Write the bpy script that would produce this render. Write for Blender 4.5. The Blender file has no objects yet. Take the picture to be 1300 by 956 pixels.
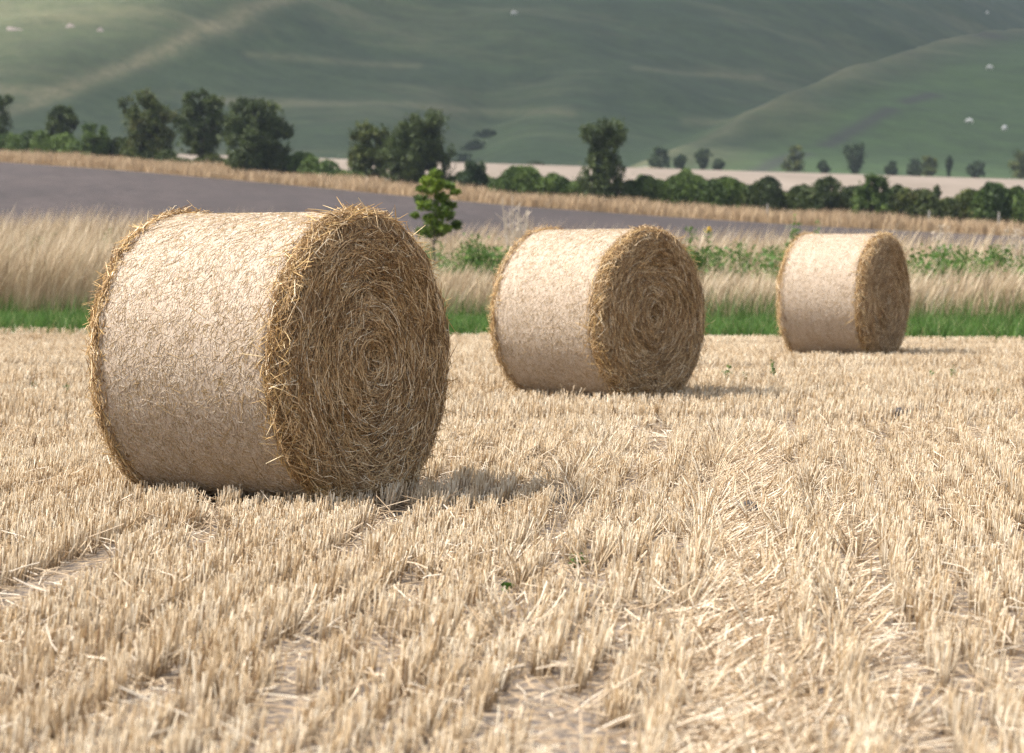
import bpy, math
import numpy as np
from mathutils import Vector, Matrix

S = bpy.context.scene
COL = S.collection
F = 3267.0            # focal length of the view in pixels of a 1300 wide picture
HC = 1.27             # eye height
HZ = 320.0            # image row of the horizon
rng = np.random.default_rng(7)

# ------------------------------------------------------------------ helpers
def lat(ix, iy, seed):
    h = np.sin(ix * 127.1 + iy * 311.7 + seed * 74.7) * 43758.5453
    return h - np.floor(h)

def vnoise(x, y, seed=0):
    x = np.asarray(x, float); y = np.asarray(y, float)
    ix = np.floor(x); iy = np.floor(y); fx = x - ix; fy = y - iy
    fx = fx * fx * (3 - 2 * fx); fy = fy * fy * (3 - 2 * fy)
    a = lat(ix, iy, seed); b = lat(ix + 1, iy, seed); c = lat(ix, iy + 1, seed); d = lat(ix + 1, iy + 1, seed)
    return (a + (b - a) * fx) * (1 - fy) + (c + (d - c) * fx) * fy

def fbm(x, y, seed=0, oct=4):
    s = 0; a = .5
    for k in range(oct):
        s = s + a * vnoise(x * 2 ** k, y * 2 ** k, seed + k * 13); a *= .5
    return s / (1 - .5 ** oct)

def sstep(a, b, x):
    t = np.clip((x - a) / (b - a), 0, 1); return t * t * (3 - 2 * t)

def tag(o, label=None, cat=None, group=None, kind=None):
    if label: o['label'] = label
    if cat: o['category'] = cat
    if group: o['group'] = group
    if kind: o['kind'] = kind
    return o

def empty(name, loc, rz=0):
    o = bpy.data.objects.new(name, None); COL.objects.link(o)
    o.location = loc; o.rotation_euler = (0, 0, rz); o.empty_display_size = .2
    return o

def raw_mesh(name, V, Fc, attrs=None, smooth=True):
    """V (n,3); Fc (m,3) or (m,4) int"""
    V = np.ascontiguousarray(V, np.float32); Fc = np.ascontiguousarray(Fc, np.int32)
    me = bpy.data.meshes.new(name)
    k = Fc.shape[1]
    me.vertices.add(len(V)); me.vertices.foreach_set('co', V.ravel())
    me.loops.add(Fc.size); me.loops.foreach_set('vertex_index', Fc.ravel())
    me.polygons.add(len(Fc))
    me.polygons.foreach_set('loop_start', np.arange(0, Fc.size, k, dtype=np.int32))
    me.polygons.foreach_set('loop_total', np.full(len(Fc), k, np.int32))
    if smooth: me.polygons.foreach_set('use_smooth', np.ones(len(Fc), bool))
    for n, a in (attrs or {}).items():
        at = me.attributes.new(n, 'FLOAT', 'POINT'); at.data.foreach_set('value', np.ascontiguousarray(a, np.float32))
    me.update(calc_edges=True)
    return me

def obj(name, me, m, parent=None):
    o = bpy.data.objects.new(name, me); COL.objects.link(o)
    if m: me.materials.append(m)
    if parent: o.parent = parent
    return o

def nrm(v):
    return v / np.maximum(np.linalg.norm(v, axis=-1, keepdims=True), 1e-9)

def tubes(P, R, rnd, sides=3, r=rng):
    """P (n,k,3) centre lines, R (n,k) radii -> V, F, attrs"""
    n, k, _ = P.shape
    d = nrm(P[:, -1] - P[:, 0])
    ref = nrm(r.normal(size=(n, 3)))
    u = nrm(np.cross(d, ref)); v = np.cross(d, u)
    a = np.arange(sides) * 2 * math.pi / sides
    off = u[:, None, None, :] * np.cos(a)[None, None, :, None] + v[:, None, None, :] * np.sin(a)[None, None, :, None]
    V = P[:, :, None, :] + off * R[:, :, None, None]
    V = V.reshape(-1, 3)
    base = (np.arange(n) * k * sides)[:, None, None]
    j = (np.arange(k - 1) * sides)[None, :, None]
    s = np.arange(sides)[None, None, :]; s2 = (s + 1) % sides
    Q = np.stack([base + j + s, base + j + s2, base + j + sides + s2, base + j + sides + s], -1).reshape(-1, 4)
    tt = np.broadcast_to(np.linspace(0, 1, k)[None, :, None], (n, k, sides)).reshape(-1)
    return V, Q, {'rnd': np.repeat(rnd, k * sides), 't': tt}

def ribbons(P, W, side, rnd):
    n, k, _ = P.shape
    V = np.stack([P - side[:, None, :] * W[:, :, None], P + side[:, None, :] * W[:, :, None]], 2).reshape(-1, 3)
    base = (np.arange(n) * k * 2)[:, None]
    j = (np.arange(k - 1) * 2)[None, :]
    Q = np.stack([base + j, base + j + 1, base + j + 3, base + j + 2], -1).reshape(-1, 4)
    tt = np.broadcast_to(np.linspace(0, 1, k)[None, :, None], (n, k, 2)).reshape(-1)
    return V, Q, {'rnd': np.repeat(rnd, k * 2), 't': tt}

def join(parts):
    V = []; Q = []; A = {}; o = 0
    for v, q, a in parts:
        V.append(v); Q.append(q + o); o += len(v)
        for n in a: A.setdefault(n, []).append(a[n])
    return np.concatenate(V), np.concatenate(Q), {n: np.concatenate(A[n]) for n in A}

def leaves(P, size, rnd, r, up=0.0, aspect=.6):
    """small folded leaf quads at points P"""
    n = len(P)
    d = nrm(r.normal(size=(n, 3)) + np.array([0, 0, up])); e = nrm(np.cross(d, r.normal(size=(n, 3))))
    s = size[:, None]
    nn = np.cross(d, e)
    V = np.stack([P - d * s, P + e * s * aspect + nn * s * .15, P + d * s, P - e * s * aspect + nn * s * .15], 1).reshape(-1, 3)
    Q = (np.arange(n) * 4)[:, None] + np.arange(4)[None]
    return V, Q, {'rnd': np.repeat(rnd, 4), 't': np.zeros(n * 4)}

# ------------------------------------------------------------------ materials
def new_mat(name):
    m = bpy.data.materials.new(name); m.use_nodes = True
    nt = m.node_tree; b = nt.nodes['Principled BSDF']; b.inputs['Roughness'].default_value = .8
    b.inputs['Specular IOR Level'].default_value = .25
    return m, nt, b

def N(nt, t, **kw):
    n = nt.nodes.new(t)
    for k, v in kw.items():
        if hasattr(n, k): setattr(n, k, v)
        else: n.inputs[k].default_value = v
    return n

def ramp(nt, stops, src, interp='LINEAR'):
    r = nt.nodes.new('ShaderNodeValToRGB'); r.color_ramp.interpolation = interp
    while len(r.color_ramp.elements) < len(stops): r.color_ramp.elements.new(.5)
    for e, (p, c) in zip(r.color_ramp.elements, stops):
        e.position = p; e.color = (*c, 1)
    nt.links.new(src, r.inputs[0]); return r.outputs[0]

def mixc(nt, f, a, b, mode='MIX'):
    m = nt.nodes.new('ShaderNodeMix'); m.data_type = 'RGBA'; m.blend_type = mode
    if isinstance(f, (int, float)): m.inputs[0].default_value = f
    else: nt.links.new(f, m.inputs[0])
    for i, c in ((6, a), (7, b)):
        if isinstance(c, tuple): m.inputs[i].default_value = (*c, 1)
        else: nt.links.new(c, m.inputs[i])
    return m.outputs[2]

def coords(nt, scale=(1, 1, 1), rot=(0, 0, 0)):
    t = nt.nodes.new('ShaderNodeTexCoord'); mp = nt.nodes.new('ShaderNodeMapping')
    mp.inputs['Scale'].default_value = scale; mp.inputs['Rotation'].default_value = rot
    nt.links.new(t.outputs['Object'], mp.inputs[0]); return mp.outputs[0]

def noise(nt, vec, scale, detail=6, rough=.6, dist=0):
    n = nt.nodes.new('ShaderNodeTexNoise'); n.inputs['Scale'].default_value = scale
    n.inputs['Detail'].default_value = detail; n.inputs['Roughness'].default_value = rough
    n.inputs['Distortion'].default_value = dist
    nt.links.new(vec, n.inputs['Vector']); return n.outputs['Fac']

def bump(nt, b, h, strength=.5, dist=.02):
    n = nt.nodes.new('ShaderNodeBump'); n.inputs['Strength'].default_value = strength; n.inputs['Distance'].default_value = dist
    nt.links.new(h, n.inputs['Height']); nt.links.new(n.outputs[0], b.inputs['Normal'])

def strand_mat(name, stops, base=None, base_end=.35, trans=0.0, rough=.6, patch=None):
    """colour picked per strand by its own random number; base = colour of its lower end"""
    m, nt, b = new_mat(name); b.inputs['Roughness'].default_value = rough
    at = N(nt, 'ShaderNodeAttribute', attribute_name='rnd')
    c = ramp(nt, stops, at.outputs['Fac'])
    if patch:
        ps, pc, lo, hi = patch
        nz = noise(nt, coords(nt), ps, 3)
        f = ramp(nt, [(lo, (0, 0, 0)), (hi, (1, 1, 1))], nz)
        c = mixc(nt, f, c, mixc(nt, .75, c, pc))
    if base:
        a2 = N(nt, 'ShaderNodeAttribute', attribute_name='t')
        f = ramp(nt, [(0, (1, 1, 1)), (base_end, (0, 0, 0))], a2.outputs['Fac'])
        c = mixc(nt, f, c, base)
    nt.links.new(c, b.inputs['Base Color'])
    if trans:
        tr = nt.nodes.new('ShaderNodeBsdfTranslucent'); nt.links.new(c, tr.inputs[0])
        mx = nt.nodes.new('ShaderNodeMixShader'); mx.inputs[0].default_value = trans
        out = nt.nodes['Material Output']
        nt.links.new(b.outputs[0], mx.inputs[1]); nt.links.new(tr.outputs[0], mx.inputs[2]); nt.links.new(mx.outputs[0], out.inputs[0])
    return m

M = {}
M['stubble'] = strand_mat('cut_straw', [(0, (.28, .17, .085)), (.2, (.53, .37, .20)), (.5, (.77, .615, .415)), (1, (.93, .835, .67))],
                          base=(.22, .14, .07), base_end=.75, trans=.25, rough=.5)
M['litter'] = strand_mat('loose_straw', [(0, (.24, .165, .095)), (.4, (.46, .335, .21)), (.75, (.64, .51, .36)), (1, (.82, .72, .58))], rough=.5)
M['end_straw'] = strand_mat('bale_end_straw', [(0, (.14, .08, .035)), (.3, (.37, .225, .10)), (.62, (.62, .42, .21)), (.86, (.80, .60, .36)), (1, (.92, .80, .60))], rough=.45)
M['rim_straw'] = strand_mat('bale_rim_straw', [(0, (.24, .13, .045)), (.4, (.48, .30, .11)), (.8, (.66, .46, .21)), (1, (.85, .69, .43))], rough=.45)
M['wrap_straw'] = strand_mat('wrapped_straw', [(0, (.22, .135, .05)), (.22, (.40, .27, .12)), (.5, (.47, .355, .23)), (.8, (.56, .455, .34)), (1, (.76, .68, .57))], rough=.5)
M['dry_grass'] = strand_mat('dry_grass', [(0, (.24, .175, .10)), (.35, (.40, .30, .19)), (.75, (.54, .43, .29)), (1, (.66, .56, .42))], base=(.20, .21, .08), base_end=.35, trans=.3)
M['bank_grass'] = strand_mat('bank_grass', [(0, (.24, .17, .10)), (.4, (.38, .27, .16)), (1, (.54, .40, .25))], trans=.2)
M['green_grass'] = strand_mat('green_grass', [(0, (.045, .075, .018)), (.5, (.066, .150, .026)), (.90, (.12, .22, .045)), (1, (.36, .30, .16))], trans=.35)
M['weed_leaf'] = strand_mat('weed_leaf', [(0, (.05, .10, .02)), (.5, (.09, .17, .035)), (.9, (.15, .23, .05)), (1, (.35, .30, .05))], trans=.35)
M['sapling_leaf'] = strand_mat('sapling_leaf', [(0, (.04, .075, .010)), (.5, (.10, .16, .02)), (1, (.19, .26, .035))], trans=.4)
def leafm(n, a, b_, c, patch=None): M[n] = strand_mat(n, [(0, a), (.5, b_), (1, c)], trans=.25, patch=patch)
leafm('leaf_olive', (.022, .034, .009), (.058, .08, .019), (.13, .145, .034), (.55, (.12, .09, .02), .55, .75))
leafm('leaf_dark', (.016, .027, .008), (.042, .062, .016), (.095, .122, .032), (.5, (.05, .08, .02), .5, .8))
leafm('leaf_blue', (.020, .038, .016), (.036, .060, .024), (.06, .09, .034))
leafm('leaf_green', (.024, .046, .010), (.064, .105, .021), (.13, .185, .038), (.6, (.08, .13, .02), .5, .8))
leafm('leaf_far', (.028, .048, .022), (.045, .070, .030), (.075, .10, .038))

m, nt, b = new_mat('bark'); c = ramp(nt, [(.3, (.05, .04, .03)), (.7, (.14, .11, .085))], noise(nt, coords(nt, (1, 1, .2)), 9)); nt.links.new(c, b.inputs[0]); M['bark'] = m
m, nt, b = new_mat('dead_stem'); c = ramp(nt, [(.3, (.42, .34, .26)), (.7, (.62, .53, .43))], noise(nt, coords(nt), 5)); nt.links.new(c, b.inputs[0]); M['dead'] = m
m, nt, b = new_mat('grey_wood'); c = ramp(nt, [(.3, (.24, .22, .19)), (.7, (.42, .39, .35))], noise(nt, coords(nt, (1, 1, .1)), 14)); nt.links.new(c, b.inputs[0]); M['post'] = m
m, nt, b = new_mat('wool'); c = ramp(nt, [(.3, (.62, .58, .52)), (.7, (.80, .77, .72))], noise(nt, coords(nt), 9)); nt.links.new(c, b.inputs[0]); b.inputs['Roughness'].default_value = 1; M['wool'] = m
m, nt, b = new_mat('chalk'); c = ramp(nt, [(.3, (.17, .14, .115)), (.7, (.30, .25, .22))], noise(nt, coords(nt), 3)); nt.links.new(c, b.inputs[0]); M['chalk'] = m
m, nt, b = new_mat('yellow_petal'); b.inputs[0].default_value = (.75, .48, .03, 1); M['yellow'] = m
m, nt, b = new_mat('clod_soil'); c = ramp(nt, [(.3, (.04, .033, .028)), (.7, (.11, .092, .08))], noise(nt, coords(nt), 22)); nt.links.new(c, b.inputs[0]); M['clod'] = m

# stubble field soil: grey-brown earth under chopped straw
m, nt, b = new_mat('straw_strewn_soil')
v = coords(nt)
soil = ramp(nt, [(.3, (.07, .056, .046)), (.7, (.16, .13, .11))], noise(nt, v, 9, 8))
strw = ramp(nt, [(.35, (.24, .17, .10)), (.65, (.48, .37, .25))], noise(nt, coords(nt, (22, 90, 30), (0, 0, .5)), 1, 5))
strw2 = ramp(nt, [(.35, (.24, .17, .10)), (.65, (.48, .37, .25))], noise(nt, coords(nt, (90, 20, 30), (0, 0, .2)), 1, 5))
strw = mixc(nt, noise(nt, v, 12, 2), strw, strw2)
f = ramp(nt, [(.44, (0, 0, 0)), (.60, (1, 1, 1))], noise(nt, v, 26, 4))
c = mixc(nt, f, soil, strw); nt.links.new(c, b.inputs[0]); bump(nt, b, noise(nt, v, 40, 6), .8, .02)
M['soil'] = m
# ploughed field
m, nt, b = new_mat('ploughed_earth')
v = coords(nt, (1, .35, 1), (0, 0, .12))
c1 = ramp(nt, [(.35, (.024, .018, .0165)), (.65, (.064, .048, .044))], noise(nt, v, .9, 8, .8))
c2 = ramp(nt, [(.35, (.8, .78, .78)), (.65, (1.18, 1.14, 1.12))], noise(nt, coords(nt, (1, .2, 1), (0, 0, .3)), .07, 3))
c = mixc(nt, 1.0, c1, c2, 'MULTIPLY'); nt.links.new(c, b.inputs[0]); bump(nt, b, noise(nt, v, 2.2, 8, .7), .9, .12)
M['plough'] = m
# distant cut field
m, nt, b = new_mat('pale_stubble')
c = ramp(nt, [(.3, (.155, .12, .088)), (.7, (.225, .18, .14))], noise(nt, coords(nt, (1, .25, 1), (0, 0, .25)), .12, 6, .65)); nt.links.new(c, b.inputs[0]); M['pale'] = m
# margin turf
m, nt, b = new_mat('margin_turf')
c = ramp(nt, [(.35, (.04, .085, .015)), (.65, (.10, .12, .04))], noise(nt, coords(nt), 1.3, 6)); nt.links.new(c, b.inputs[0]); M['turf'] = m
m, nt, b = new_mat('bank_turf')
c = ramp(nt, [(.35, (.13, .12, .055)), (.65, (.30, .23, .13))], noise(nt, coords(nt), .5, 6)); nt.links.new(c, b.inputs[0]); M['bank'] = m
# down-land pasture: green with dry, contour-following streaks
m, nt, b = new_mat('downland_pasture')
v = coords(nt)
g = ramp(nt, [(.3, (.036, .057, .027)), (.55, (.050, .073, .033)), (.75, (.074, .090, .042))], noise(nt, v, .014, 6, .6))
fine = ramp(nt, [(.3, (.66, .66, .70)), (.7, (1.34, 1.30, 1.22))], noise(nt, coords(nt, (.8, 1.0, 1.0)), .13, 9, .76))
g = mixc(nt, 1.0, g, fine, 'MULTIPLY')
ter = ramp(nt, [(.52, (0, 0, 0)), (.70, (1, 1, 1))], noise(nt, coords(nt, (.5, 1.0, 1.6)), .035, 8, .70))
at = N(nt, 'ShaderNodeAttribute', attribute_name='dry')  # dry grass, plus the painted sunlit line of the left ridge
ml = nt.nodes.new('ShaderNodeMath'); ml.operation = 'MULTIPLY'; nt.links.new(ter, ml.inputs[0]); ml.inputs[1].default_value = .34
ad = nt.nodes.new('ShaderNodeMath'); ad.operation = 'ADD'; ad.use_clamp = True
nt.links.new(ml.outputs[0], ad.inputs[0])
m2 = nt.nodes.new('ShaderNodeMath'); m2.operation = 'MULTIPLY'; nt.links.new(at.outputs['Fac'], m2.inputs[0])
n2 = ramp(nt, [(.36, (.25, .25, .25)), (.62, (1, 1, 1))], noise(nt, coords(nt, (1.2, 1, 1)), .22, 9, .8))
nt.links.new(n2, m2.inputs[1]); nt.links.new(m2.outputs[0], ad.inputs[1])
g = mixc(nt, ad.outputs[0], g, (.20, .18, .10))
a3 = N(nt, 'ShaderNodeAttribute', attribute_name='lush')
g = mixc(nt, a3.outputs['Fac'], g, mixc(nt, 1.0, (.062, .100, .038), fine, 'MULTIPLY'))
a4 = N(nt, 'ShaderNodeAttribute', attribute_name='scrub')
g = mixc(nt, a4.outputs['Fac'], g, (.05, .048, .045))
nt.links.new(g, b.inputs[0]); b.inputs['Roughness'].default_value = 1
bump(nt, b, noise(nt, coords(nt, (.5, 1, 1)), .35, 6, .7), .8, 1.2)
M['hill'] = m

# ------------------------------------------------------------------ the lie of the land
def slope(x): return .036 - .026 * np.tanh(x / 45)
def crest_x(y): return 31 + (y - 480) * .4286
def crest_z(y): return np.interp(y, [380, 430, 462, 475, 504, 537, 598, 668, 760, 860, 1000, 1400], [8, 13, 17, 20.0, 24.4, 32.3, 44.1, 56.1, 68.5, 80, 92, 110])
def ridge_x(y): return -100 + (y - 555) * .33 + 3 * np.sin((y - 540) / 40)
def height(x, y):
    x = np.asarray(x, float); y = np.asarray(y, float)
    near = np.maximum(y - 50, 0) * slope(x)
    zend = 16.6 - .03 * x
    lin = zend * (y - 50) / 400
    w = sstep(150, 380, y)
    z = near * (1 - w) + np.minimum(lin, zend + .0 * y) * w
    # main hill
    yb = 462 + 1.5 * 22 * np.logaddexp(0, (x - 30) / 22) - .12 * np.minimum(x, 0)
    up = np.maximum(y - yb, 0)
    main = zend + .31 * (up - 40 * (1 - np.exp(-up / 40))) 
    d = x - ridge_x(y)
    amp = sstep(480, 620, y)
    main = main - amp * 17 * (1 / (1 + np.exp(-d / 9))) * np.exp(-np.maximum(d, 0) / 110) + amp * 4 * np.exp(-(d / 22) ** 2)
    main = main + amp * 6 * np.sin(x / 70 + y / 160) + amp * (fbm(x / 60, y / 60, 5) - .5) * 9 
    gl = np.abs(x + 12 - (y - 540) * .09)
    main = main - sstep(470, 520, y) * (1 - sstep(600, 680, y)) * 6 * np.exp(-(gl / 11) ** 2)
    # spur on the right
    cx = crest_x(y); cz = crest_z(y); e = x - cx
    sp = np.where(e > 0, cz - .05 * e - .0 * e, cz - .42 * (-e) - 0)
    sp = sp - 2.2 * np.exp(-(e / 8) ** 2) * 0 - 2.0 * (1 - np.exp(-np.maximum(e, 0) / 22))
    sp = sp + (fbm(x / 38, y / 38, 9) - .5) * 5 * sstep(470, 540, y)
    k = 3.0
    hill = np.maximum(main, sp) + k * np.log1p(np.exp(-np.abs(main - sp) / k)) * .8 * sstep(470, 520, y)
    hill = np.minimum(hill, 175 + .05 * (hill - 175))
    t = sstep(440, 475, y)
    return z * (1 - t) + np.where(y > 440, hill, z) * t

def at(px, d): return (px - 650) / F * d
def ztop(py, d): return HC + (HZ - py) * d / F

def B1(x): return 37.4 - .225 * np.clip(x, -30, 30)
def B2(x): return 58 + 0 * x
def B3(x): return 170 - np.where(x < 0, 1.05 * x, .28 * x) * 1.0
def B4(x): return B3(x) + 13
def B5(x): return 448 + 0 * x
def B6(x): return 462 + 0 * x

def sheet(name, ylo, yhi, xs, n, m, lift=0, attrf=None, label=None):
    t = np.linspace(0, 1, n)
    X = np.broadcast_to(xs[None, :], (n, len(xs)))
    Y = ylo(xs)[None, :] * (1 - t[:, None]) + yhi(xs)[None, :] * t[:, None]
    Z = height(X, Y) + lift
    V = np.stack([X, Y, Z], -1).reshape(-1, 3)
    w = len(xs)
    i = (np.arange(n - 1) * w)[:, None] + np.arange(w - 1)[None]
    Q = np.stack([i, i + 1, i + w + 1, i + w], -1).reshape(-1, 4)
    A = attrf(V[:, 0], V[:, 1], V[:, 2]) if attrf else {}
    o = obj(name, raw_mesh(name, V, Q, A), m)
    o['kind'] = 'structure'
    return o

xsn = np.linspace(-45, 45, 61)
K = lambda v: (lambda x: v + 0 * x)
xs_all = np.concatenate([np.linspace(-1100, -320, 27)[:-1], np.linspace(-320, 320, 181), np.linspace(320, 1100, 27)[1:]])
sheet('stubble_ground', K(-200), B1, xs_all, 60, M['soil'])
sheet('field_margin', B1, B2, xs_all, 8, M['turf'])
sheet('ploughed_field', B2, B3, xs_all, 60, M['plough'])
sheet('grass_bank', B3, B4, xs_all, 6, M['bank'])
sheet('far_field', B4, B5, xs_all, 70, M['pale'])
sheet('far_verge', B5, B6, xs_all, 5, M['bank'])

def hill_attr(x, y, z):
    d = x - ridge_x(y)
    # dry grass above the left ridge; the narrow pale line paints its sunlit crest
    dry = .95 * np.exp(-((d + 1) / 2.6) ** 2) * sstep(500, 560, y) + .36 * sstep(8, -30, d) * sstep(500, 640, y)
    dry += .5 * sstep(75, 110, z - .22 * np.maximum(x, -40) * 1.0) * sstep(40, -60, x)
    e = x - crest_x(y)
    # pale crest of the spur
    near_sp = sstep(-14, -3, e)
    dry = dry * (1 - near_sp) + .45 * near_sp * sstep(8 + .03 * (y - 480), 0, e + 5 * vnoise(x / 12, y / 12, 3))
    # terraces on the main slope
    tr = .65 * np.exp(-((z - 33 - 2.5 * vnoise(x / 25, 0 * y, 8) + .02 * x) / 1.3) ** 2) * (vnoise(x / 26, y * 0, 2) > .45)
    tr += .5 * np.exp(-((z - 50 + 2 * vnoise(x / 30, 0 * y, 4)) / 1.0) ** 2) * (vnoise(x / 20, y * 0, 12) > .6)
    dry = np.clip(dry + tr * (1 - near_sp), 0, 1)
    lush = near_sp * sstep(6, 22, e) * 1.0
    lush = np.maximum(lush, .45 * sstep(44, 24, z) * (1 - near_sp) * sstep(-60, 10, x))
    scrub = near_sp * .8 * np.exp(-((e - 20 - .05 * (y - 480)) / 2.2) ** 2) * (vnoise(y / 16, x * 0, 6) > .35)
    scrub += .55 * near_sp * sstep(.55, .75, vnoise(x / 40, y / 25, 21)) * sstep(45, 58, z)
    return {'dry': np.clip(dry, 0, 1), 'lush': np.clip(lush, 0, 1), 'scrub': np.clip(scrub, 0, 1)}
xs_h = np.concatenate([np.linspace(-1100, -330, 40)[:-1], np.linspace(-330, 330, 331), np.linspace(330, 1100, 40)[1:]])
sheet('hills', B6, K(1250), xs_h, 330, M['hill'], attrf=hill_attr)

def gz(x, y): return float(height(np.array(x), np.array(y)))

# ------------------------------------------------------------------ bales
BALES = [  # face centre px, distance, heading, radius, length, number of straws, seed
    dict(px=470, d=12.72, th=58.5, R=.733, L=1.20, n=15000, seed=1, label='largest straw bale with shaggy end, nearest the camera on the left', ),
    dict(px=830, d=21.4, th=50, R=.732, L=1.17, n=11000, seed=2, label='middle-sized straw bale standing between the nearest and the farthest one'),
    dict(px=1126, d=30.3, th=60, R=.740, L=1.09, n=8000, seed=3, label='smallest straw bale, farthest away beside the green strip on the right'),
]
def wrap_material():
    m, nt, b = new_mat('net_wrapped_straw'); b.inputs['Roughness'].default_value = .7
    tc = nt.nodes.new('ShaderNodeTexCoord'); sx = nt.nodes.new('ShaderNodeSeparateXYZ'); nt.links.new(tc.outputs['Object'], sx.inputs[0])
    def mt(op, a, b_=None):
        n = nt.nodes.new('ShaderNodeMath'); n.operation = op
        for i, q in enumerate((a, b_)):
            if q is None: continue
            if isinstance(q, (int, float)): n.inputs[i].default_value = q
            else: nt.links.new(q, n.inputs[i])
        return n.outputs[0]
    zz = mt('SUBTRACT', sx.outputs['Z'], .75)
    ang = mt('ARCTAN2', sx.outputs['Y'], zz)
    cb = nt.nodes.new('ShaderNodeCombineXYZ'); nt.links.new(sx.outputs['X'], cb.inputs[0]); nt.links.new(mt('MULTIPLY', ang, .75), cb.inputs[1])
    def nz(sx_, sy_, sc, det, dist=0):
        mp = nt.nodes.new('ShaderNodeMapping'); mp.inputs['Scale'].default_value = (sx_, sy_, 1); nt.links.new(cb.outputs[0], mp.inputs[0])
        return noise(nt, mp.outputs[0], sc, det, .65, dist)
    a = nz(1, .45, 190, 5, .5)
    c = ramp(nt, [(.32, (.13, .085, .06)), (.44, (.28, .21, .16)), (.55, (.44, .345, .245)), (.70, (.58, .485, .365))], a)
    big = nz(1, .6, 7, 4)
    c = mixc(nt, ramp(nt, [(.35, (0, 0, 0)), (.75, (.08, .08, .08))], big), c, (.80, .74, .68))
    thr = nz(1, .015, 130, 2)      # net threads run round the bale
    c = mixc(nt, ramp(nt, [(.55, (0, 0, 0)), (.66, (.35, .35, .35))], thr), c, (.62, .56, .48))
    nt.links.new(c, b.inputs[0]); bump(nt, b, a, .4, .004)
    return m
M['wrap'] = wrap_material()
m, nt, b = new_mat('packed_straw')
c = ramp(nt, [(.35, (.07, .04, .018)), (.65, (.26, .155, .065))], noise(nt, coords(nt), 45, 6, .7)); nt.links.new(c, b.inputs[0]); bump(nt, b, noise(nt, coords(nt), 60), .9, .02)
M['core'] = m

def end_profile(rho, R, L, sh=.11):
    """distance along the axis of the end surface at radius rho"""
    flat = L / 2 + .010 * np.sin(rho / R * 9) - .02 * np.exp(-(rho / .12) ** 2) - .012
    q = np.clip((rho - (R - sh)) / sh, 0, 1)
    return np.where(rho < R - sh, flat, flat - sh * (1 - np.sqrt(1 - q * q * .985)))

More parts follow.
